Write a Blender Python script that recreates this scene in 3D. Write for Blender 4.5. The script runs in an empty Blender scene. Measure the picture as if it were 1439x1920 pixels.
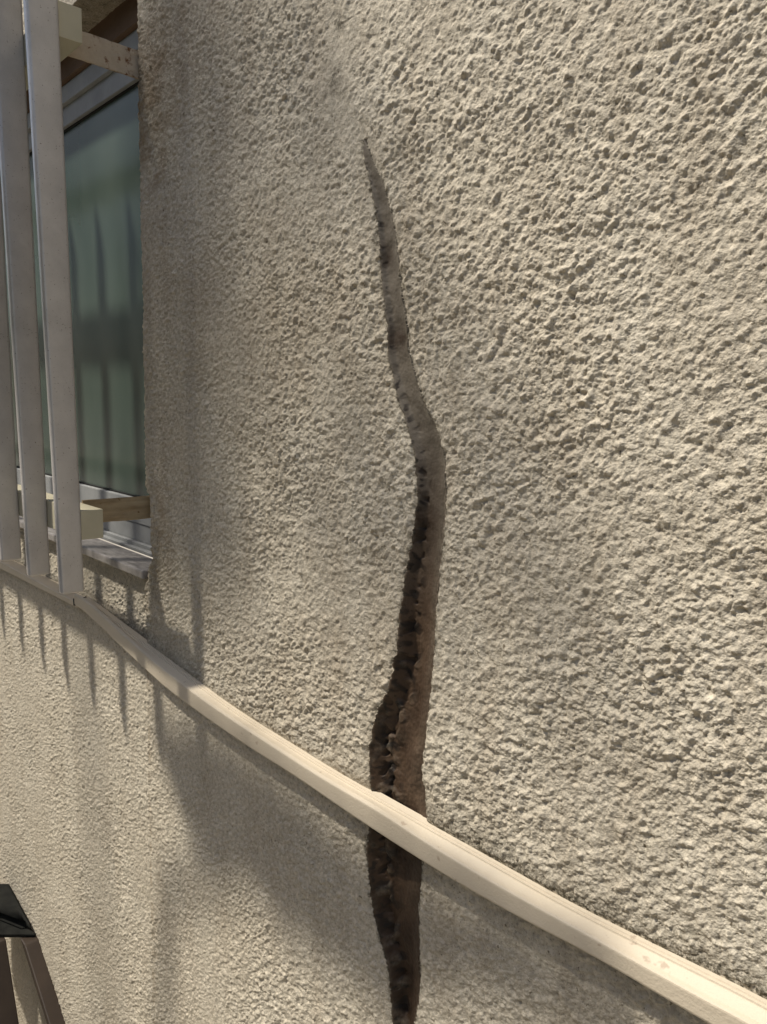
import bpy, bmesh, math, random
import numpy as np
from mathutils import Vector
random.seed(4)
rng = np.random.default_rng(7)
sc = bpy.context.scene
COL = sc.collection

# ------------------------------------------------------------------ camera
F, CX, CY, D = 1441., 719.5, 960., .5
PITCH, YAW, ROLL = .14265, .73847, .0255
hd = np.array([-math.cos(YAW), math.sin(YAW), 0.]); upv = np.array([0, 0, 1.])
fw = hd * math.cos(PITCH) - upv * math.sin(PITCH)
r0 = np.cross(fw, upv); r0 /= np.linalg.norm(r0); u0 = np.cross(r0, fw)
rt = r0 * math.cos(ROLL) + u0 * math.sin(ROLL); uu = u0 * math.cos(ROLL) - r0 * math.sin(ROLL)
CAM = np.array([0, -D, 0.])
def ray(x, y): return fw + rt * (x - CX) / F - uu * (y - CY) / F
def aty(x, y, Y=0.):
    r = ray(x, y); return CAM + r * ((Y + D) / r[1])
def atx(x, y, X):
    r = ray(x, y); return CAM + r * (X / r[0])
def atz(x, y, Z):
    r = ray(x, y); return CAM + r * (Z / r[2])

cd = bpy.data.cameras.new('camera'); cam = bpy.data.objects.new('camera', cd); COL.objects.link(cam)
cd.sensor_fit = 'HORIZONTAL'; cd.sensor_width = 36; cd.lens = 36 * F / 1439.
cd.clip_start = .01; cd.clip_end = 500
from mathutils import Matrix
M3 = Matrix(((rt[0], uu[0], -fw[0]), (rt[1], uu[1], -fw[1]), (rt[2], uu[2], -fw[2])))
cam.matrix_world = Matrix.Translation(Vector(CAM)) @ M3.to_4x4()
sc.camera = cam

# ------------------------------------------------------------------ light
SUN = np.array([.75, 1., -2.]); SUN /= np.linalg.norm(SUN)      # direction the light travels
elev = math.asin(-SUN[2])
az = math.atan2(-SUN[0], -SUN[1])                               # compass angle of the sun from +Y
w = bpy.data.worlds.new('World'); sc.world = w; w.use_nodes = True
nt = w.node_tree; bg = nt.nodes['Background']
sky = nt.nodes.new('ShaderNodeTexSky'); sky.sky_type = 'NISHITA'; sky.sun_disc = False
sky.sun_elevation = elev; sky.sun_rotation = az; sky.air_density = 1.2; sky.dust_density = 2.5
nt.links.new(sky.outputs[0], bg.inputs[0]); bg.inputs[1].default_value = .115
sl = bpy.data.lights.new('sun', 'SUN'); sl.energy = 4.5; sl.angle = math.radians(2.6); sl.color = (1, .935, .82)
so = bpy.data.objects.new('sun', sl); COL.objects.link(so)
so.rotation_euler = Vector(-SUN).to_track_quat('Z', 'Y').to_euler()
sc.view_settings.view_transform = 'Standard'; sc.view_settings.look = 'None'
sc.view_settings.exposure = 0.2; sc.view_settings.gamma = 1

# ------------------------------------------------------------------ helpers
def tag(o, label=None, cat=None, group=None, kind=None):
    if label: o['label'] = label
    if cat: o['category'] = cat
    if group: o['group'] = group
    if kind: o['kind'] = kind
    return o
def link(name, me, mat, parent=None):
    o = bpy.data.objects.new(name, me); COL.objects.link(o)
    if mat and not me.materials: me.materials.append(mat)
    if parent: o.parent = parent
    return o
def empty(name, loc=(0, 0, 0)):
    o = bpy.data.objects.new(name, None); COL.objects.link(o); o.location = loc; return o
def from_bm(name, bm, mat, parent=None, smooth=False):
    me = bpy.data.meshes.new(name); bmesh.ops.recalc_face_normals(bm, faces=bm.faces); bm.to_mesh(me); bm.free()
    if smooth:
        me.polygons.foreach_set('use_smooth', [True] * len(me.polygons))
    o = link(name, me, mat, parent)
    if parent is not None:
        o.location = -Vector(parent.location)
    return o
def hexa(bm, P, bev=0., seg=2):
    """8 points: bottom ring 0-3, top ring 4-7"""
    v = [bm.verts.new(p) for p in P]
    fs = [(0, 3, 2, 1), (4, 5, 6, 7), (0, 1, 5, 4), (1, 2, 6, 5), (2, 3, 7, 6), (3, 0, 4, 7)]
    nf = [bm.faces.new([v[i] for i in f]) for f in fs]
    if bev > 0:
        es = {e for f in nf for e in f.edges}
        bmesh.ops.bevel(bm, geom=list(es), offset=bev, segments=seg, profile=.6, affect='EDGES')
def box(bm, x0, x1, y0, y1, z0, z1, bev=0., seg=2):
    hexa(bm, [(x0, y0, z0), (x1, y0, z0), (x1, y1, z0), (x0, y1, z0), (x0, y0, z1), (x1, y0, z1), (x1, y1, z1), (x0, y1, z1)], bev, seg)

# numpy gradient noise
def perlin(x, y, scale, seed):
    r = np.random.default_rng(seed); N = 256
    ang = r.random((N, N)).astype(np.float32) * 2 * np.pi
    gx, gy = np.cos(ang), np.sin(ang)
    X = x / scale; Y = y / scale
    xi = np.floor(X).astype(np.int64); yi = np.floor(Y).astype(np.int64)
    fx = (X - xi).astype(np.float32); fy = (Y - yi).astype(np.float32)
    u = fx * fx * fx * (fx * (fx * 6 - 15) + 10); v = fy * fy * fy * (fy * (fy * 6 - 15) + 10)
    def g(i, j):
        a = (xi + i) % N; b = (yi + j) % N
        return gx[a, b] * (fx - i) + gy[a, b] * (fy - j)
    n0 = g(0, 0) * (1 - u) + g(1, 0) * u; n1 = g(0, 1) * (1 - u) + g(1, 1) * u
    return (n0 * (1 - v) + n1 * v) * 1.41
def splat(x, y, cell, seed, r=.42, p=1.):
    """round dabs thrown at random, one per cell"""
    g_ = np.random.default_rng(seed); N = 256
    ox = g_.random((N, N)).astype(np.float32); oy = g_.random((N, N)).astype(np.float32); am = (g_.random((N, N)) ** p).astype(np.float32)
    rr = (r * (.65 + .7 * g_.random((N, N)))).astype(np.float32)
    X = x / cell; Y = y / cell; xi = np.floor(X).astype(np.int64); yi = np.floor(Y).astype(np.int64)
    fx = (X - xi).astype(np.float32); fy = (Y - yi).astype(np.float32); out = np.zeros(len(x), np.float32)
    for i in (-1, 0, 1):
        for j in (-1, 0, 1):
            a_ = (xi + i) % N; b_ = (yi + j) % N
            d2 = (fx - i - ox[a_, b_]) ** 2 + (fy - j - oy[a_, b_]) ** 2
            out += am[a_, b_] * np.exp(-d2 / rr[a_, b_] ** 2)
    return out
def sstep(a, b, x):
    t = np.clip((x - a) / (b - a), 0, 1); return t * t * (3 - 2 * t)

# ------------------------------------------------------------------ materials
class MT:
    def __init__(s, name):
        s.m = bpy.data.materials.new(name); s.m.use_nodes = True; s.t = s.m.node_tree
        s.b = s.t.nodes['Principled BSDF']; s.tc = s.t.nodes.new('ShaderNodeTexCoord').outputs['Object']
    def n(s, typ, **k):
        nd = s.t.nodes.new(typ)
        for a, v in k.items(): setattr(nd, a, v)
        return nd
    def l(s, a, b): s.t.links.new(a, b)
    def noise(s, scale, detail=4, rough=.55, vec=None, stretch=None):
        nd = s.n('ShaderNodeTexNoise'); nd.inputs['Scale'].default_value = scale
        nd.inputs['Detail'].default_value = detail; nd.inputs['Roughness'].default_value = rough
        src = vec or s.tc
        if stretch:
            mp = s.n('ShaderNodeMapping'); mp.inputs['Scale'].default_value = stretch; s.l(src, mp.inputs[0]); src = mp.outputs[0]
        s.l(src, nd.inputs['Vector']); return nd.outputs['Fac']
    def ramp(s, fac, stops):
        nd = s.n('ShaderNodeValToRGB'); cr = nd.color_ramp
        while len(cr.elements) < len(stops): cr.elements.new(.5)
        for e, (p, c) in zip(cr.elements, stops):
            e.position = p; e.color = tuple(c) + (1,) if not isinstance(c, (int, float)) else (c, c, c, 1)
        s.l(fac, nd.inputs[0]); return nd.outputs[0]
    def mix(s, fac, a, b, mode='MIX'):
        nd = s.n('ShaderNodeMix', data_type='RGBA', blend_type=mode)
        for sock, v in ((nd.inputs[0], fac), (nd.inputs[6], a), (nd.inputs[7], b)):
            if isinstance(v, (int, float)): sock.default_value = v
            elif isinstance(v, tuple): sock.default_value = v + (1,)
            else: s.l(v, sock)
        return nd.outputs[2]
    def math(s, op, a, b):
        nd = s.n('ShaderNodeMath', operation=op)
        for sock, v in ((nd.inputs[0], a), (nd.inputs[1], b)):
            if isinstance(v, (int, float)): sock.default_value = v
            else: s.l(v, sock)
        return nd.outputs[0]
    def attr(s, name):
        return s.n('ShaderNodeAttribute', attribute_name=name).outputs['Fac']
    def bump(s, hs, strength=1.):
        prev = None
        for h, dist in hs:
            nd = s.n('ShaderNodeBump'); nd.inputs['Distance'].default_value = dist; nd.inputs['Strength'].default_value = strength
            s.l(h, nd.inputs['Height'])
            if prev is not None: s.l(prev, nd.inputs['Normal'])
            prev = nd.outputs[0]
        s.l(prev, s.b.inputs['Normal'])
    def done(s, col, rough=.8, spec=.3, metal=0.):
        if isinstance(col, tuple): s.b.inputs['Base Color'].default_value = col + (1,)
        else: s.l(col, s.b.inputs['Base Color'])
        if isinstance(rough, (int, float)): s.b.inputs['Roughness'].default_value = rough
        else: s.l(rough, s.b.inputs['Roughness'])
        s.b.inputs['Specular IOR Level'].default_value = spec; s.b.inputs['Metallic'].default_value = metal
        return s.m

def m_stucco():
    t = MT('stucco')
    base = t.ramp(t.noise(9, 5, .6), [(.3, (.515, .457, .360)), (.7, (.58, .523, .422))])
    mott = t.ramp(t.noise(160, 4, .6), [(.35, .74), (.65, 1.10)])
    c = t.mix(1., base, mott, 'MULTIPLY')
    # brown water stains and grey grime and darker tone, placed by painted masks that stay with the wall
    st = t.math('MULTIPLY', t.attr('stain'), t.ramp(t.noise(60, 6, .7), [(.3, .45), (.62, 1.)]))
    c = t.mix(st, c, (.20, .135, .07))
    gr = t.math('MULTIPLY', t.attr('grime_dark'), t.ramp(t.noise(330, 5, .75), [(.38, .05), (.56, 1.)]))
    c = t.mix(gr, c, (.075, .066, .045))
    pin = t.ramp(t.noise(430, 2, .5), [(.34, .72), (.42, 1.)])
    c = t.mix(1., c, pin, 'MULTIPLY')
    # scattered specks
    sp = t.ramp(t.noise(210, 2, .5), [(.68, 0.), (.73, .85)])
    c = t.mix(sp, c, (.12, .095, .06))
    t.bump([(t.noise(900, 3, .6), .0006), (t.noise(420, 4, .6), .0010)])
    return t.done(c, .88, .25)
def m_crack():
    t = MT('crack_mortar')  # dark tones carry the shade of a crack modelled shallow
    g = t.ramp(t.noise(26, 4, .5, stretch=(1, 1, .35)), [(.3, (.105, .088, .066)), (.7, (.165, .140, .108))])
    gl = t.ramp(t.noise(40, 5, .6, stretch=(1, 1, .5)), [(.3, (.046, .025, .012)), (.7, (.098, .062, .037))])
    g = t.mix(t.attr('deep'), g, gl)
    r = t.math('MULTIPLY', t.attr('rust_shade'), t.ramp(t.noise(70, 5, .65), [(.30, .5), (.6, 1.)]))
    c = t.mix(r, g, (.030, .015, .006))
    c = t.mix(t.attr('pits'), c, (.012, .007, .004))  # black of the pits put into the colour, standing in for shaded holes
    e = t.math('MULTIPLY', t.attr('lip'), t.ramp(t.noise(240, 4, .6), [(.35, .1), (.62, .9)]))
    c = t.mix(e, c, (.32, .28, .21))
    t.bump([(t.noise(300, 4, .6), .0006)])
    return t.done(c, .7, .35)
def m_simple(name, a, b, sc_, rough=.6, spec=.4, bump=0., bs=300, metal=0., speck=None, stretch=None):
    t = MT(name)
    c = t.ramp(t.noise(sc_, 5, .6, stretch=stretch), [(.3, a), (.7, b)])
    if speck:
        c = t.mix(t.ramp(t.noise(speck[0], 3, .6), [(speck[1], 0.), (speck[1] + .05, 1.)]), c, speck[2])
    if bump: t.bump([(t.noise(bs, 4, .6), bump)])
    return t.done(c, rough, spec, metal)
M = {}
M['stucco'] = m_stucco(); M['crack'] = m_crack()
M['bar'] = m_simple('grey_painted_steel', (.44, .42, .405), (.54, .515, .495), 30, .34, .6, .0002, 700, .25, (380, .66, (.15, .12, .10)))
M['rail'] = m_simple('cream_painted_steel', (.42, .385, .275), (.48, .44, .325), 20, .45, .5, .0001, 500)
M['trim'] = m_simple('cream_moulding', (.50, .430, .325), (.58, .505, .395), 14, .6, .4, .0005, 380, 0, (60, .66, (.40, .325, .245)), (.25, 1, 1))
M['marble'] = m_simple('grey_marble', (.10, .092, .09), (.30, .28, .27), 34, .35, .5, 0, 0, 0, None, (1, 4, 1))
M['frame'] = m_simple('aluminium_frame', (.22, .225, .225), (.30, .305, .30), 18, .6, .35, .0002, 400)
M['timber'] = m_simple('brown_timber', (.10, .060, .035), (.16, .10, .06), 30, .75, .3, .0006, 150, 0, None, (.3, 1, 1))
M['gasket'] = m_simple('black_gasket', (.01, .01, .01), (.02, .02, .018), 30, .7, .3)
M['ground'] = m_simple('concrete_paving', (.30, .27, .22), (.40, .36, .30), 3, .9, .2, .002, 60)
M['leaf'] = m_simple('hedge_leaf', (.025, .050, .022), (.06, .10, .035), 6, .6, .4)
M['bark'] = m_simple('bark', (.06, .045, .03), (.13, .10, .07), 12, .9, .2, .004, 40)
M['fabric'] = m_simple('dark_fabric', (.012, .012, .011), (.022, .022, .019), 40, .95, .08, .0005, 600)
M['wood'] = m_simple('dark_brown_wood', (.026, .017, .011), (.042, .028, .018), 20, .5, .4, .0004, 120, 0, None, (1, 1, .2))
def m_bracket():
    t = MT('rusty_cream_steel')
    c = t.ramp(t.noise(60, 5, .6), [(.3, (.40, .33, .25)), (.7, (.50, .42, .32))])
    r = t.ramp(t.noise(75, 6, .7), [(.56, 0.), (.66, 1.)])
    c = t.mix(r, c, (.14, .055, .018))
    t.bump([(t.noise(260, 5, .7), .0012)])
    return t.done(c, .75, .3)
M['bracket'] = m_bracket()
M['brown'] = m_simple('weathered_brown_paint', (.24, .175, .10), (.42, .34, .22), 45, .8, .2, .001, 240, 0, (50, .62, (.12, .055, .015)), (1, .3, 2))
def m_glass():
    t = MT('green_figured_glass')
    c = t.ramp(t.noise(4, 3, .5, stretch=(1, 1, .5)), [(.3, (.040, .062, .052)), (.7, (.085, .112, .092))])
    vo = t.n('ShaderNodeTexVoronoi'); vo.inputs['Scale'].default_value = 22; t.l(t.tc, vo.inputs['Vector'])
    t.bump([(t.noise(14, 2, .5, stretch=(1, 1, .5)), .0006)])
    return t.done(c, .2, .5)
M['glass'] = m_glass()

# ------------------------------------------------------------------ the wall as a relief mesh
XJ = -1.083; Z_HEAD = .598; Z_SILL = -.262; X_WL = -2.62
def path(pts, Y=0.):
    P = np.array([aty(x, y, Y) for x, y in pts]); return P
TOP_PX = [(150,1117),(165,1124),(200,1150),(240,1180),(275,1206),(340,1254),(420,1314),(480,1354),(550,1397),(620,1441),(695,1484),(800,1543),(940,1621),(1066,1692),(1200,1759),(1320,1818),(1439,1876)]
top_path = path(TOP_PX)
def trim_z(x): return np.interp(x, top_path[:, 0], top_path[:, 2])

CR = [(262,679,684),(290,681,694),(310,684,701),(330,689,714),(365,698,724),(400,705,734),(455,709,743),(520,713,749),(560,718,754),(600,723,761),(650,725,764),(700,733,776),(750,745,792),(800,762,816),(830,770,826),(860,777,833),(920,782,836),(980,777,833),(1020,770,829),(1080,757,822),(1150,749,816),(1220,741,812),(1290,728,806),(1340,702,801),(1400,691,794),(1450,691,789),(1500,695,796),(1560,690,799),(1600,686,792),(1700,696,783),(1750,708,784),(1800,722,786),(1850,730,786),(1885,732,782),(1920,736,775),(1960,742,770)]
cl = np.array([aty(l, y) for y, l, r in CR]); crr = np.array([aty(r, y) for y, l, r in CR])
def crack_edges(z):
    zl = cl[::-1, 2]; zr = crr[::-1, 2]
    return np.interp(z, zl, cl[::-1, 0]), np.interp(z, zr, crr[::-1, 0])
CZ_TOP = cl[0, 2]; CZ_BOT = cl[-1, 2]

STEP = 1.3
px = np.arange(-45, 1560, STEP)
def xcol(p): return np.array([aty(q, 980)[0] for q in p])
xs = xcol(px)
left = xs[0] - np.cumsum(.012 * 1.18 ** np.arange(26))
right = []; q = xs[-1]; st_ = .0006
while q < 2.2: q += st_; st_ *= 1.012; right.append(q)
xs = np.concatenate([left[::-1], xs, right])
k = np.argmin(abs(xs - XJ)); xs[k] = XJ; kJ = k
kW = np.argmin(abs(xs - X_WL))
depth = np.maximum(-xs * math.cos(YAW) + D * math.sin(YAW), .28)
tt = np.arange(-.93, .585, STEP / 1461.)
# radial rows inside the framed zone, relaxing to level rows above and below
nlo, nhi = 130, 330
NR = nlo + len(tt) + nhi
ZLO, ZHI = -1.66, 2.7
X2 = np.repeat(xs[None, :], NR, 0)
Z2 = np.empty_like(X2)
core = tt[:, None] * depth[None, :]
Z2[nlo:nlo + len(tt)] = core
fl = ((np.arange(nlo) + 1) / nlo)[::-1] ** 1.6
Z2[:nlo] = core[0][None, :] * (1 - fl[:, None]) + np.minimum(ZLO, core[0] - .05)[None, :] * fl[:, None]
fh = ((np.arange(nhi) + 1) / nhi) ** 1.25
Z2[nlo + len(tt):] = core[-1][None, :] * (1 - fh[:, None]) + ZHI * fh[:, None]
NC = len(xs)
x = X2.ravel(); z = Z2.ravel()

def relief(x, z, amp=1.):
    """trowelled roughcast: rounded lumps, creases and pits, metres out of the wall"""
    wx = x + .0014 * perlin(x, z, .009, 31) ; wz = z + .0014 * perlin(x, z, .009, 32)
    a = perlin(wx, wz, .0080, 1); b = perlin(wx + wz * .25, wz - wx * .25, .0047, 2); c = perlin(x, z, .0027, 3); d = perlin(x + .4 * z, z - .4 * x, .0015, 4)
    e = perlin(wx * .8, wz, .019, 5); f = perlin(x, z, .085, 6); g2 = perlin(x * .6 + z * .8, z * .6 - x * .8, .0036, 7)
    lf_ = sstep(-.45, -.95, x)      # finer coat toward the window
    S1 = splat((wx + wz) * .52, (wz - wx) * .78, .0084, 101); S2 = splat((wx + wz) * .56, (wz - wx) * .75 + .3, .0052, 102); S3 = splat(x * .9 + z * .45, z * .9 - x * .45, .0092, 103, .30, 3.5); S4 = splat(x, z + .7, .0048, 104, .36, 3.); S5 = splat(x, z, .0026, 105, .45)
    h = .0019 * (1 - .45 * lf_) * S1 + .0018 * S2 + .0008 * S5 - .0025 * (1 - .5 * lf_) * S3 - .0014 * S4 - .0014
    h += .0006 * a + .0004 * b + .00045 * c + .00030 * g2 + .00042 * d + .0012 * e * (1 - .5 * lf_) + .0016 * f
    mod = .72 + .34 * perlin(x, z, .14, 10)
    return h * amp * mod

H = relief(x, z)
# the coat is trowelled flatter left of the crack and below the moulding
H *= (1.12 - .12 * sstep(-.75, -.42, x)) * (.92 + .14 * sstep(-.46, -.36, z))
H += .00055 * perlin(x, z, .0042, 12) * sstep(-.6, -1.1, x)
nt_ = np.exp(-((z - trim_z(np.clip(x, top_path[0, 0], top_path[-1, 0]))) / .0035) ** 2); H = H * (1 - nt_) - .0012 * nt_
# ridge line running up from the crack: the coat on its right stands a little proud
rp = np.array([aty(a_, b_) for a_, b_ in [(648,-60),(643,0),(636,90),(622,160),(640,205),(676,255),(700,330)]])
xr = np.interp(z, rp[::-1, 2], rp[::-1, 0])
up_m = sstep(rp[-1, 2] - .01, rp[-1, 2] + .03, z)
gv = np.exp(-((x - xr) / .006) ** 2) * np.clip(.3 + 1.6 * perlin(x, z, .03, 14), 0, 1); H -= .0022 * gv * up_m
H += .0030 * sstep(-.02, .03, x - xr) * np.exp(-np.clip(x - xr, 0, None) / .25) * up_m
H *= 1 - .55 * np.exp(-((x - xr) / .03) ** 2) * (z < .36) * up_m
# curved trowel scar right of the crack
sa = np.array([aty(a_, b_) for a_, b_ in [(938,600),(934,630),(918,665),(892,695)]])
xs_ = np.interp(z, sa[::-1, 2], sa[::-1, 0]); ms = sstep(sa[-1, 2] - .004, sa[-1, 2] + .01, z) * (1 - sstep(sa[0, 2] - .01, sa[0, 2] + .004, z))
H += .4 * ms * (.0025 * np.exp(-((x - xs_) / .003) ** 2) - .0022 * np.exp(-((x - xs_ - .006) / .003) ** 2))
# apron below the window sill is set back
ap = sstep(XJ + .002, XJ - .004, x) * (x > X_WL) * (z > trim_z(np.clip(x, top_path[0, 0], 0)) - .02) * (z < -.2)
H = H - .014 * ap
# rounded, worn corner at the window
dj = x - XJ
jm = (dj >= -1e-6) & (z > -.28) & (z < Z_HEAD + .01)
H = np.where(jm, H - .007 * np.exp(-np.clip(dj, 0, None) / .0045), H)
# crack
jag = .0016 * perlin(x, z, .010, 21) + .0011 * perlin(x, z, .0042, 22)
XL, XR = crack_edges(z)
XLj = XL + jag * 1.2 + .0006; XRj = XR + .0012 * perlin(x * .2, z, .008, 23) + .0008 * perlin(x, z, .003, 24)
W = np.maximum(XRj - XLj, 1e-5)
s = (x - XLj) / W
s0 = np.clip((x - XL - .0006) / np.maximum(XR - XL, 1e-5), 0, 1)
inz = (z < CZ_TOP) & (z > CZ_BOT - .03)
inc = (s > 0) & (s < 1) & inz & (XR - XL > .0005)
low = sstep(-.12, -.36, z)
W0 = np.maximum(XR - XL, 1e-5)
dm = np.minimum(W0 * (.17 + .22 * low), .014) * sstep(CZ_TOP, CZ_TOP - .07, z) * (1 - .85 * sstep(CZ_BOT + .035, CZ_BOT, z))
prof = (1 - .62 * sstep(.36, 1., s0))
rampL = sstep(-.02, .26, s0) * sstep(0, 1, np.clip(s * W, 0, None) / .0012)
rampR = .35 + .65 * sstep(0, 1, np.clip((1 - s) * W, 0, None) / .003)
soft = .0009 * perlin(x, z, .014, 25) + .0022 * perlin(x * .9, z * .5, .022, 26) * (.3 + low) + .0004 * perlin(x, z, .0042, 30) * (.3 + low) + .00015 * perlin(x, z, .0024, 33)
pitL = sstep(.16, .40, perlin(x, z * .85, .0080, 27)) * np.exp(-((s0 - .14) / .17) ** 2) * (.25 + .9 * sstep(.02, -.22, z))
lump = sstep(.05, .35, perlin(x, z * .8, .013, 28)) * np.exp(-((s0 - .22) / .20) ** 2) * sstep(-.17, -.26, z)
hc = (-dm * prof - .0032 * pitL + lump * dm * .22) * rampL * rampR + soft * rampL
lipw = np.exp(-np.clip(s * W, 0, None) / .0008)
hc = hc + H * np.clip(lipw, 0, 1) * .7
# outside: coat dips and breaks toward the lips
dout = np.where(s < 0, -s * W, (s - 1) * W)
inz2 = inz & (XR - XL > .0005)
H = np.where(inz2 & ~inc, H * (1 - .35 * np.exp(-np.clip(dout, 0, None) / .006)) - .0016 * np.exp(-np.clip(dout, 0, None) / .0035), H)
H = np.where(inc, hc, H)

# masks
def wobble(sc_, sd): return perlin(x, z, sc_, sd)
def blob(pxy, rx, rz):
    P = aty(*pxy); return np.exp(-((x - P[0]) / rx) ** 2 - ((z - P[2]) / rz) ** 2)
tz = trim_z(np.clip(x, top_path[0, 0], top_path[-1, 0]))
edge = np.clip(z - tz, 0, None)
grime_dark = 1.25 * np.exp(-edge / (.0085 * (1 + 1.6 * np.clip(wobble(.03, 41) + .3, 0, 2)))) * (z > tz - .01) * (.35 + .75 * sstep(-.62, -.42, x)) * (x > XJ)
grime_dark += .5 * np.exp(-edge / .006) * (z > tz - .01) * (x <= XJ)
grime_dark += np.exp(-(dout / .0035) ** 2) * inz2 * sstep(-.1, .3, wobble(.008, 42)) * 1.1
grime_dark += .85 * np.exp(-np.clip(dj, 0, None) / .0035) * (dj > -.001) * sstep(.0, .4, wobble(.012, 43)) * (z > -.36)
grime_dark += .75 * blob((636, 70), .012, .05) * np.clip(wobble(.02, 55) * 2, 0, 1) + .5 * blob((628, 150), .012, .02)
grime_dark += .7 * blob((262, 150), .012, .02) + .5 * blob((282, 1090), .02, .018)
below = np.clip((tz - .027) - z, 0, None)
grime_dark += .30 * sstep(.15, 0, below) * (z < tz - .02) * sstep(-.75, -.62, x) * np.clip(.5 + wobble(.05, 44) * 1.2, 0, 1)  # wall darker just under the moulding, right of the crack, fading downward
stain = .75 * blob((285, 230), .07, .11) * np.clip(.6 + wobble(.035, 45), 0, 1) + .35 * blob((330, 60), .22, .14)
stain += .45 * blob((300, 1010), .035, .16) * np.clip(.6 + wobble(.03, 46), 0, 1)
stain += .5 * np.exp(-np.clip(dj, 0, None) / .012) * (dj > -.001) * sstep(-.3, .2, wobble(.03, 47))
stain += .16 * np.clip(wobble(.22, 48), 0, 1) + .22 * blob((700, 900), .28, .5) * np.clip(.3 + wobble(.06, 49), 0, 1)
grime_dark = np.clip(grime_dark, 0, 1); stain = np.clip(stain + .20 * np.clip(perlin(x * 1., z * .14, .030, 91) + .1, 0, 1) * (z < .5), 0, 1)
def zb(py, r):
    P = aty(760, py)[2]; return np.exp(-((z - P) / r) ** 2)
rust_shade = .95 * zb(470, .012) * sstep(.9, .2, s) + .95 * zb(632, .014) + .95 * zb(985, .020) * sstep(1., .2, s) + .25 * zb(900, .06)
rust_shade += .75 * sstep(-.20, -.33, z) * (.6 + .6 * perlin(x, z, .02, 51)) + 1.1 * pitL + .45 * sstep(-.36, -.42, z)  # besides rust, the pit term paints in the dark of shaded holes
rust_shade = np.clip(rust_shade, 0, 1)
pit_shade = sstep(.10, .26, perlin(x + .2, z * .8, .0105, 93)) * np.exp(-((s0 - .24) / .22) ** 2) * sstep(.0, -.2, z)  # painted dark of the holes, separate from the carved relief
pit_shade += sstep(.28, .36, perlin(x, z, .006, 94)) * np.exp(-((s0 - .08) / .12) ** 2) * .9
lip = np.clip(.5 * np.exp(-s * W / .0012) + .38 * sstep(.62, 1., s0) * (1 - .8 * low) + .22 * lump, 0, 1)

# edge noise on the window corner column, fading over a few columns
shift = np.where(dj >= -1e-6, (.0022 * perlin(x * 0, z, .014, 61) + .0016 * perlin(x * 0 + 3.3, z, .005, 62)) * np.exp(-np.clip(dj, 0, None) / .02), 0)
chip = aty(285, 990)[2]
shift += np.where(dj >= -1e-6, .016 * sstep(chip - .075, chip - .045, z) * sstep(chip + .062, chip + .035, z) * np.exp(-np.clip(dj, 0, None) / .045), 0)
shift *= (z > -.285) & (z < Z_HEAD)
xw = x + shift
idx = np.arange(NR * NC).reshape(NR, NC)
quads = np.stack([idx[:-1, :-1], idx[:-1, 1:], idx[1:, 1:], idx[1:, :-1]], -1).reshape(-1, 4)
qi = np.arange((NR - 1) * (NC - 1)).reshape(NR - 1, NC - 1)
colid = np.tile(np.arange(NC - 1)[None, :], (NR - 1, 1)).ravel()
zc = z[quads].mean(1)
hole = (colid < kJ) & (colid >= kW) & (zc > Z_SILL - .007) & (zc < Z_HEAD + .002)
isc = inc[quads].sum(1) >= 2
co = np.stack([xw, -H, z], -1).astype(np.float32)
def np_mesh(name, co, quads, attrs, mat, parent=None):
    used = np.unique(quads); rem = np.full(len(co), -1, np.int64); rem[used] = np.arange(len(used))
    q = rem[quads].astype(np.int32); c = co[used]
    me = bpy.data.meshes.new(name); me.vertices.add(len(c)); me.vertices.foreach_set('co', c.ravel())
    me.loops.add(q.size); me.loops.foreach_set('vertex_index', q.ravel())
    me.polygons.add(len(q)); me.polygons.foreach_set('loop_start', np.arange(0, q.size, 4, dtype=np.int32))
    me.polygons.foreach_set('use_smooth', np.ones(len(q), bool))
    me.update(calc_edges=True)
    for k_, v_ in attrs.items():
        at = me.attributes.new(k_, 'FLOAT', 'POINT'); at.data.foreach_set('value', v_[used].astype(np.float32))
    return link(name, me, mat, parent)
wall = np_mesh('house_wall', co, quads[~hole & ~isc], {'grime_dark': grime_dark, 'stain': stain}, M['stucco'])
tag(wall, 'cream roughcast house wall split by a long dark crack', 'wall')
crack = np_mesh('crack', co, quads[isc & ~hole], {'rust_shade': rust_shade, 'pits': np.clip(pit_shade, 0, 1), 'lip': lip, 'deep': sstep(.0, -.22, z) * (1 - .15 * sstep(.7, 1, s0))}, M['crack'], wall)
crack['label'] = 'deep brown crack running down the roughcast'

# reveal of the window opening: right side, soffit, left side
def grid_strip(name, A, B, n, mfun, mat, parent):
    """A, B: (k,3) rails; n subdivisions across"""
    k_ = len(A); t_ = np.linspace(0, 1, n + 1)
    P = A[:, None, :] * (1 - t_)[None, :, None] + B[:, None, :] * t_[None, :, None]
    P = mfun(P); ii = np.arange(k_ * (n + 1)).reshape(k_, n + 1)
    qd = np.stack([ii[:-1, :-1], ii[:-1, 1:], ii[1:, 1:], ii[1:, :-1]], -1).reshape(-1, 4)
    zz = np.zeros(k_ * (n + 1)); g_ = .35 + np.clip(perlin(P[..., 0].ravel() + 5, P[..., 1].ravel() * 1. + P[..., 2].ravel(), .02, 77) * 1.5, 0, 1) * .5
    return np_mesh(name, P.reshape(-1, 3), qd, {'grime_dark': g_, 'stain': zz + .45}, mat, parent)
jcol = idx[:, kJ]; jz = z[jcol]; sel = (jz > Z_SILL - .02) & (jz < Z_HEAD + .012)
A = co[jcol[sel]].astype(float); B = A.copy(); B[:, 1] = .10; B[:, 0] = XJ + .003
grid_strip('window_reveal', A, B, 30, lambda P: P, M['stucco'], wall)
xx = np.linspace(XJ + .004, X_WL, 700)
A = np.stack([xx, xx * 0 - .003, xx * 0 + Z_HEAD], -1); B = A.copy(); B[:, 1] = .10
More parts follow.
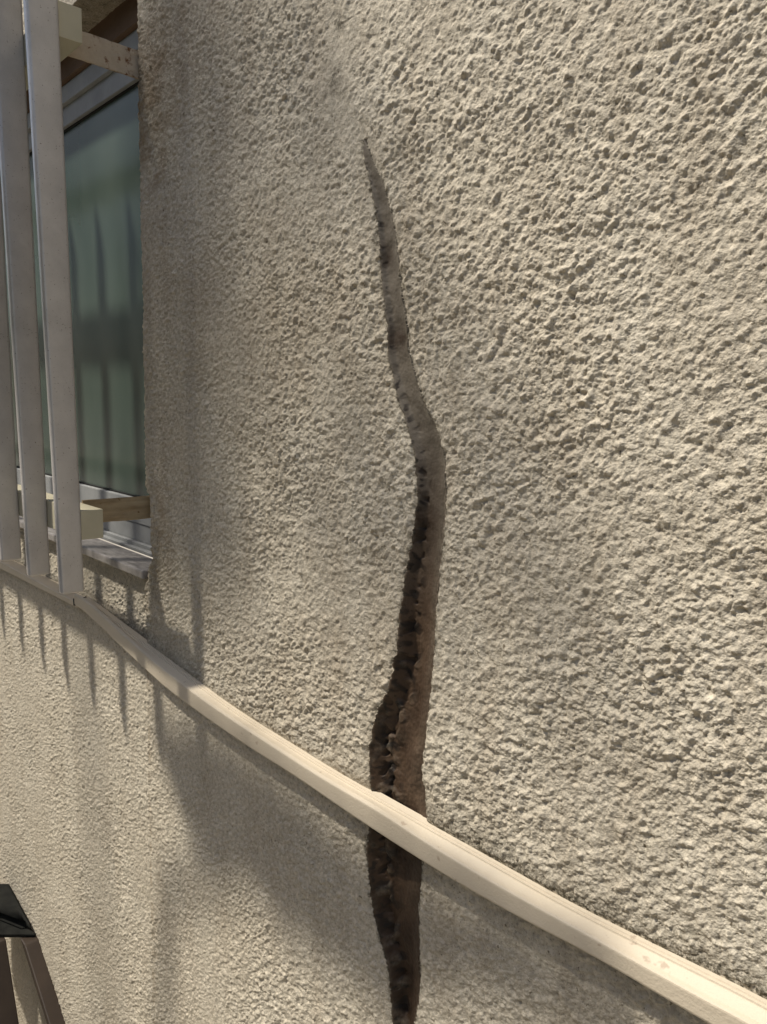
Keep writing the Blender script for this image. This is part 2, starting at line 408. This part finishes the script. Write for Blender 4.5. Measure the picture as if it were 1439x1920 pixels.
def sof(P):
    P = P.copy(); P[..., 2] += relief(P[..., 0].ravel(), P[..., 1].ravel() + 9, .8).reshape(P.shape[:2]); return P
grid_strip('window_soffit', A, B, 50, sof, M['stucco'], wall)
zz_ = np.linspace(Z_SILL - .02, Z_HEAD, 60)
A = np.stack([zz_ * 0 + xs[kW], zz_ * 0, zz_], -1); B = A.copy(); B[:, 1] = .10
grid_strip('window_reveal', A, B, 10, lambda P: P, M['stucco'], wall)

# ------------------------------------------------------------------ moulding along the wall
def sweep(name, rails, mat, parent=None, caps=True):
    """rails: list of (k,3) polylines forming a closed profile"""
    bm = bmesh.new(); R_ = [[bm.verts.new(p) for p in r] for r in rails]; n = len(rails); k_ = len(rails[0])
    for i in range(n):
        a_, b_ = R_[i], R_[(i + 1) % n]
        for j in range(k_ - 1): bm.faces.new((a_[j], a_[j + 1], b_[j + 1], b_[j]))
    if caps:
        bm.faces.new([r[0] for r in R_]); bm.faces.new([r[-1] for r in R_][::-1])
    return bm
E_ = .018
crest_px = [(157,1124),(200,1162),(240,1199),(295,1247),(370,1305),(450,1360),(520,1405),(600,1457),(710,1521),(800,1581),(900,1641),(978,1686),(1100,1752),(1240,1830),(1377,1905),(1460,1948)]
bot_px = [(151,1141),(190,1177),(225,1212),(310,1291),(400,1357),(475,1408),(550,1455),(675,1541),(760,1596),(800,1622),(900,1682),(1000,1737),(1111,1794),(1311,1913),(1400,1962)]
cP = path(crest_px, -E_); bP = path(bot_px, -E_)
xt = np.concatenate([np.linspace(top_path[0, 0] + .02, -.16, 260), np.linspace(-.13, 2.0, 40)])
ct = np.interp(xt, cP[:, 0], cP[:, 2]); tp = np.interp(xt, top_path[:, 0], top_path[:, 2]); bt = np.interp(xt, bP[:, 0], bP[:, 2])
def smooth1(a_, n=9):
    k_ = np.ones(n) / n; p_ = np.pad(a_, n // 2, mode='edge'); return np.convolve(p_, k_, 'valid')
ct, tp, bt = smooth1(ct, 15), smooth1(tp, 15), smooth1(bt, 15)
def rail_(yy, zz): return np.stack([xt, np.full_like(xt, yy), zz], -1)
dz = tp - ct
prof_ = [(.006, tp + .0003), (-.0022, tp), (-.0028, tp - .0014), (-.0040, tp - .0016), (-.0046, tp - .0002), (-.0060, tp - .0003), (-.0064, tp - .0017), (-.0074, tp - .0019),
         (-.0125, ct + dz * .25 + .0003), (-.0140, ct + .0012), (-.0165, ct + .0006), (-E_ + .0003, ct - .0006), (-E_, ct - .0018), (-E_, bt + .0025), (-E_ + .0006, bt + .0008), (-E_ + .002, bt), (.006, bt)]
mo = from_bm('wall_moulding', sweep('m', [rail_(a_, b_) for a_, b_ in prof_], M['trim']), M['trim'])
tag(mo, 'cream moulding strip running across the cracked wall below the window', 'moulding')
bm = bmesh.new(); xj_ = xt[0]
box(bm, xj_ - .0026, xj_ + .0012, -E_ - .0008, .004, bt[0] - .0012, tp[0] + .0012, .0006); jn = from_bm('joint', bm, M['gasket']); jn.parent = mo
# the separate, thinner length under the window bars
lt = np.array([aty(0, 1045), aty(70, 1083), aty(145, 1121)]); lb = np.array([aty(0, 1066, -.012), aty(70, 1102, -.012), aty(147, 1141, -.012)])
xl = np.linspace(-2.7, xt[0] - .003, 120)
fz = np.polyfit(lt[:, 0], lt[:, 2], 1); fb = np.polyfit(lb[:, 0], lb[:, 2], 1)
tl = np.polyval(fz, xl); bl = np.polyval(fb, xl)
def rl(yy, zz): return np.stack([xl, np.full_like(xl, yy), zz], -1)
mo2 = from_bm('wall_moulding', sweep('m', [rl(.02, tl + .0005), rl(-.010, tl), rl(-.0122, tl - .0015), rl(-.012, bl + .001), rl(-.011, bl), rl(.02, bl)], M['trim']), M['trim'])
tag(mo2, 'thin cream moulding strip directly under the ends of the window bars', 'moulding')

# ------------------------------------------------------------------ window
win = empty('window', (-1.85, .08, Z_SILL))
tag(win, 'dark green glazed window in grey frame behind the bars', 'window')
def zat(px_, py_, Y): return aty(px_, py_, Y)[2]
z1 = zat(252, 47, .052); z2 = zat(252, 96, .058); z3 = zat(252, 106, .068); z4 = zat(252, 149, .066); z5 = zat(252, 158, .072)
XA, XB = X_WL + .01, XJ - .0015
bm = bmesh.new(); box(bm, XA, XB, .050, .10, z1, Z_HEAD + .004, .0015); from_bm('head_board', bm, M['timber'], win)
bm = bmesh.new(); box(bm, XA, XB, .058, .10, z2, z1 - .0008, .0015); box(bm, XA, XB, .070, .10, z3, z2 - .0005)
fr = from_bm('frame', bm, M['frame'], win)
bm = bmesh.new(); box(bm, XA, XB, .066, .096, z4, z3 - .001, .002)
zb1 = zat(200, 918, .075); zb2 = zat(285, 990, .066)
box(bm, XA, XB, .066, .096, zb2, zb1, .002)
sash = from_bm('sash', bm, M['frame'], win)
bm = bmesh.new(); box(bm, XA, XB, .0725, .09, z5, z4 - .0004); box(bm, XA, XB, .0725, .09, zb1 + .0004, zb1 + .003)
from_bm('gasket', bm, M['gasket'], win)
bm = bmesh.new()
zt_ = zat(285, 1003, .060); zs = Z_SILL
box(bm, XA, XB, .060, .10, zs + .0002, zs + .012, .001)
box(bm, XA, XB, .050, .0598, zs + .0004, zs + .006, .001)
box(bm, XA, XB, .068, .10, zs + .0124, zb2 - .0006, .001)
from_bm('bottom_track', bm, M['frame'], win)
bm = bmesh.new(); box(bm, XA, XB, .076, .082, zb1 - .002, z4 + .002); gl = from_bm('glass_pane', bm, M['glass'], win)

sill = bmesh.new(); box(sill, XA, XJ - .001, -.004, .0499, Z_SILL - .0145, Z_SILL, .0045, 4)
sl_ = from_bm('window_sill', sill, M['marble'])
tag(sl_, 'grey marble window sill with worn rounded front edge', 'window sill')

# ------------------------------------------------------------------ grille
gr = empty('window_grille', (-1.8, -.12, -.262))
tag(gr, 'grey steel window grille of upright bars on cream rails', 'window grille')
XE0, XE1 = -1.0385, -1.0140
RY0, RY1 = -.1192, -.0895
def zr(px_, py_, Y): return aty(px_, py_, Y)[2]
def railbox(xe, za, zb_):
    bm = bmesh.new(); box(bm, X_WL - .05, xe, RY0, RY1, za, zb_, .0008); return from_bm('rail', bm, M['rail'], gr)
railbox(XE0, .4382, .4795); railbox(XE1, -.1925, -.1532)
# bars: side face at x, leaning very slightly
bar0 = None
for i in range(13):
    xbot = -1.0096 - .1290 * i; xtop = xbot - .0255 + .0035 * min(i, 2)
    ztop, zbot = .72, -.2625; f = (ztop + .262) / .742
    xt2 = xbot + (xtop - xbot) * f
    y1 = RY0 + .0003; y0b, y0t = -.1491, -.158 - .003
    if bar0 is None:
        bm = bmesh.new()
        hexa(bm, [(-.0125, y0b, zbot), (0, y0b, zbot), (0, y1, zbot), (-.0125, y1, zbot),
                  (-.0125 + xt2 - xbot, y0t, ztop), (xt2 - xbot, y0t, ztop), (xt2 - xbot, y1, ztop), (-.0125 + xt2 - xbot, y1, ztop)], .0045, 4)
        me = bpy.data.meshes.new('bar'); bmesh.ops.recalc_face_normals(bm, faces=bm.faces); bm.to_mesh(me); bm.free(); me.polygons.foreach_set('use_smooth', [True] * len(me.polygons)); me.set_sharp_from_angle(angle=.9)
        bar0 = link('bar', me, M['bar'], gr); o = bar0
    else:
        o = bar0.copy(); COL.objects.link(o); o.parent = gr
    o.location = Vector((xbot, 0, 0)) - Vector(gr.location)
# wall brackets
def bracket(ztop, zbot, ztw, zbw, xw_, mt='bracket'):
    bm = bmesh.new()
    n = 14
    for k_ in range(n): pass
    hexa(bm, [(xw_ - .004, RY1 - .0005, zbot), (xw_, RY1 - .0005, zbot), (xw_, .012, zbw), (xw_ - .004, .012, zbw),
              (xw_ - .004, RY1 - .0005, ztop), (xw_, RY1 - .0005, ztop), (xw_, .012, ztw), (xw_ - .004, .012, ztw)])
    bmesh.ops.subdivide_edges(bm, edges=bm.edges[:], cuts=7, use_grid_fill=True)
    for v in bm.verts:
        v.co.z += random.uniform(-.0007, .0007); v.co.x += random.uniform(-.0003, .0003)
    return from_bm('wall_bracket', bm, M[mt], gr)
XBk = XJ - .001
bt0 = atx(262, 95, XBk)[2]; bb0 = atx(262, 147, XBk)[2]
bracket(bt0, bb0 + .002, bt0, bb0, XBk)
lb0 = atx(272, 931, XBk)[2]; lb1 = atx(278, 972, XBk)[2]
lbk = bracket(lb0, lb1, lb0, lb1, XBk, 'brown'); lbk['label'] = 'brown weathered lower bracket'

# ------------------------------------------------------------------ stool at the lower left
ZS = -1.182
st = empty('stool', (-1.75, -.12, -1.65))
tag(st, 'dark upholstered stool with brown wooden legs against the wall', 'stool')
def prism(poly, z0, z1, bev):
    bm = bmesh.new(); a_ = [bm.verts.new((p[0], p[1], z0)) for p in poly]; b_ = [bm.verts.new((p[0], p[1], z1)) for p in poly]
    n = len(poly); bm.faces.new(a_[::-1]); bm.faces.new(b_)
    for i in range(n): bm.faces.new((a_[i], a_[(i + 1) % n], b_[(i + 1) % n], b_[i]))
    if bev: bmesh.ops.bevel(bm, geom=bm.edges[:], offset=bev, segments=3, profile=.6, affect='EDGES')
    return bm
pt = [atz(x_, y_, ZS) for x_, y_ in [(18,1655),(58,1733),(46,1722),(0,1704),(-110,1690),(-110,1655)]]
from_bm('cushion', prism(pt, ZS - .022, ZS, .009), M['fabric'], st, True)
pt = [atz(x_, y_, ZS - .022) for x_, y_ in [(20,1672),(66,1752),(46,1752),(0,1752),(-110,1745),(-110,1672)]]
from_bm('seat', prism(pt, ZS - .030, ZS - .0225, .002), M['fabric'], st, True)
def leg(pa, pb, wa, wb):
    bm = bmesh.new(); a_ = np.array(pa); b_ = np.array(pb)
    P = []
    for c_, w_ in ((b_, wb), (a_, wa)):
        P += [(c_[0] - w_, c_[1] - w_, c_[2]), (c_[0] + w_, c_[1] - w_, c_[2]), (c_[0] + w_, c_[1] + w_, c_[2]), (c_[0] - w_, c_[1] + w_, c_[2])]
    hexa(bm, P, .003); return from_bm('leg', bm, M['wood'], st)
def ext(P, Q, zz):
    P, Q = np.array(P), np.array(Q); k_ = (zz - P[2]) / (Q[2] - P[2]); return P + (Q - P) * k_
for (x0_, y0_, x1_, y1_, dY, wd) in [(55,1760,106,1920,.0,.0155), (-14,1760,10,1920,-.01,.022), (-90,1760,-70,1915,.0,.016), (-60,1700,-40,1790,.0,.012)]:
    P = atz(x0_, y0_, ZS - .0305); Q = ext(P, aty(x1_, y1_, P[1] + dY), -1.65); leg(P, Q, wd, wd)

# ------------------------------------------------------------------ ground, plus unseen greenery added for the light
bm = bmesh.new(); bmesh.ops.create_grid(bm, x_segments=2, y_segments=2, size=60)
g = from_bm('ground', bm, M['ground']); g.location = (0, 0, -1.65); tag(g, kind='structure')

def leaves(name, centers, size, mat, parent=None):
    n = len(centers); V = np.zeros((n, 4, 3)); r = rng
    a_ = r.normal(size=(n, 3)); a_ /= np.linalg.norm(a_, axis=1)[:, None]
    b_ = np.cross(a_, r.normal(size=(n, 3))); b_ /= np.linalg.norm(b_, axis=1)[:, None]
    s_ = size * r.uniform(.6, 1.3, (n, 1))
    V[:, 0] = centers - a_ * s_; V[:, 1] = centers + b_ * s_ * .45; V[:, 2] = centers + a_ * s_; V[:, 3] = centers - b_ * s_ * .45
    q_ = np.arange(n * 4).reshape(n, 4)
    return np_mesh(name, V.reshape(-1, 3), q_, {}, mat, parent)
# unseen hedge added opposite, to keep bright sky out of the glass reflection
hN = 26000
hc_ = np.stack([rng.uniform(-8, 3, hN), -3.0 - rng.uniform(0, .25, hN), rng.uniform(-1.65, 1.5, hN)], -1)
hc_[:, 2] += .25 * perlin(hc_[:, 0], hc_[:, 1] * 0, .8, 5) * (hc_[:, 2] > 1)
hr = empty('added_hedge', (-2.5, -3.2, -1.65)); tag(hr, 'tall dark green screen of leaves, added unseen for the glass to reflect', 'added_hedge')
bm = bmesh.new(); box(bm, -8, 3, -3.7, -3.2, -1.65, 1.45, .1, 3); from_bm('inner_growth', bm, M['leaf'], hr)
lf = leaves('foliage', hc_, .05, M['leaf'], hr); lf.location = -Vector(hr.location)
# unseen tree, added: its low bough is shaped to cast the dark band
blob_px = [(292,1372),(395,1392),(470,1440),(560,1520),(640,1590),(700,1640),(790,1660),(900,1720),(1010,1790),(1120,1850),(1250,1915),(1150,1925),(1040,1885),(900,1850),(800,1830),(720,1875),(650,1825),(560,1745),(470,1650),(400,1590),(350,1545),(325,1470)]
bw = np.array([aty(*q_) for q_ in blob_px])[:, [0, 2]]
def inside(p, poly):
    c_ = False; n = len(poly); j = n - 1
    for i in range(n):
        if (poly[i][1] > p[1]) != (poly[j][1] > p[1]) and p[0] < (poly[j][0] - poly[i][0]) * (p[1] - poly[i][1]) / (poly[j][1] - poly[i][1]) + poly[i][0]: c_ = not c_
        j = i
    return c_
K = .44   # the added bough's distance out from the wall
bc = []
while len(bc) < 2400:
    p = (rng.uniform(-1.12, -.2), rng.uniform(-.7, -.4))
    if inside(p, bw):
        kk = K + rng.uniform(-.03, .03); bc.append((p[0] - .75 * kk, -kk, p[1] + 2 * kk))
bc = np.array(bc)
# more added leaves, sparse enough to half shade the upper left of the wall
uc = []
sh_px = [(600,-60),(640,0),(700,160),(800,420),(920,650),(1080,900),(1260,1150),(1330,1330),(1250,1420),(1080,1390),(900,1270),(760,1190),(620,1150),(500,1120),(430,1120),(270,1075),(-60,1000),(-60,-60)]
sw = np.array([aty(*q_) for q_ in sh_px])[:, [0, 2]]
def shade_pt(x0, x1, z0, z1):
    while True:
        p = (rng.uniform(x0, x1), rng.uniform(z0, z1))
        if inside(p, sw): return p
for i in range(2000):
    if i < 1050: p = shade_pt(-1.35, -.2, -.45, .75)
    else:
        p = (rng.normal(-.97, .09), rng.uniform(-.30, .60))
    kk = 1.0 + rng.uniform(-.15, .15); uc.append((p[0] - .75 * kk, -kk, p[1] + 2 * kk))
uc = np.array(uc)
tr = empty('added_tree', (-3.4, -2.5, -1.65)); tag(tr, 'foliage added out of view, laid out to shade the wall', 'added_tree')
def limb(bm, pts, rads):
    rings = []
    for i, (p, r_) in enumerate(zip(pts, rads)):
        p = Vector(p); d_ = (Vector(pts[min(i + 1, len(pts) - 1)]) - Vector(pts[max(i - 1, 0)])).normalized()
        a_ = d_.orthogonal().normalized(); b_ = d_.cross(a_)
        rings.append([bm.verts.new(p + (a_ * math.cos(t_) + b_ * math.sin(t_)) * r_) for t_ in [k_ * math.pi / 4 for k_ in range(8)]])
    for A_, B_ in zip(rings, rings[1:]):
        for k_ in range(8): bm.faces.new((A_[k_], A_[(k_ + 1) % 8], B_[(k_ + 1) % 8], B_[k_]))
bm = bmesh.new(); cm = bc.mean(0)
limb(bm, [(-3.4, -2.5, -1.65), (-3.36, -2.47, -.3), (-3.3, -2.45, .9), (-3.35, -2.6, 2.0), (-3.4, -2.7, 3.0)], [.09, .075, .06, .045, .02])
limb(bm, [(-3.3, -2.45, .9), (-2.6, -1.9, 1.5), tuple(cm + np.array([-.4, -.1, -.02])), tuple(cm), tuple(cm + np.array([.35, .02, .06]))], [.04, .028, .016, .009, .004])
um = uc.mean(0)
limb(bm, [(-3.35, -2.6, 2.0), (-3.0, -2.4, 2.9), tuple(um + np.array([-.5, -.1, -.1])), tuple(um), tuple(um + np.array([.3, .1, .1]))], [.04, .028, .016, .009, .004])
from_bm('added_trunk', bm, M['bark'], tr, True)
cr_ = np.array([-3.4, -2.7, 2.6]) + rng.normal(size=(4000, 3)) * np.array([.5, .4, .5])
lf = leaves('added_crown', np.concatenate([bc, uc, cr_]), .022, M['leaf'], tr); lf.location = -Vector(tr.location)
for o_ in (wall, mo, mo2, sl_, hr, win): o_['kind'] = 'thing'
print('verts', len(x))
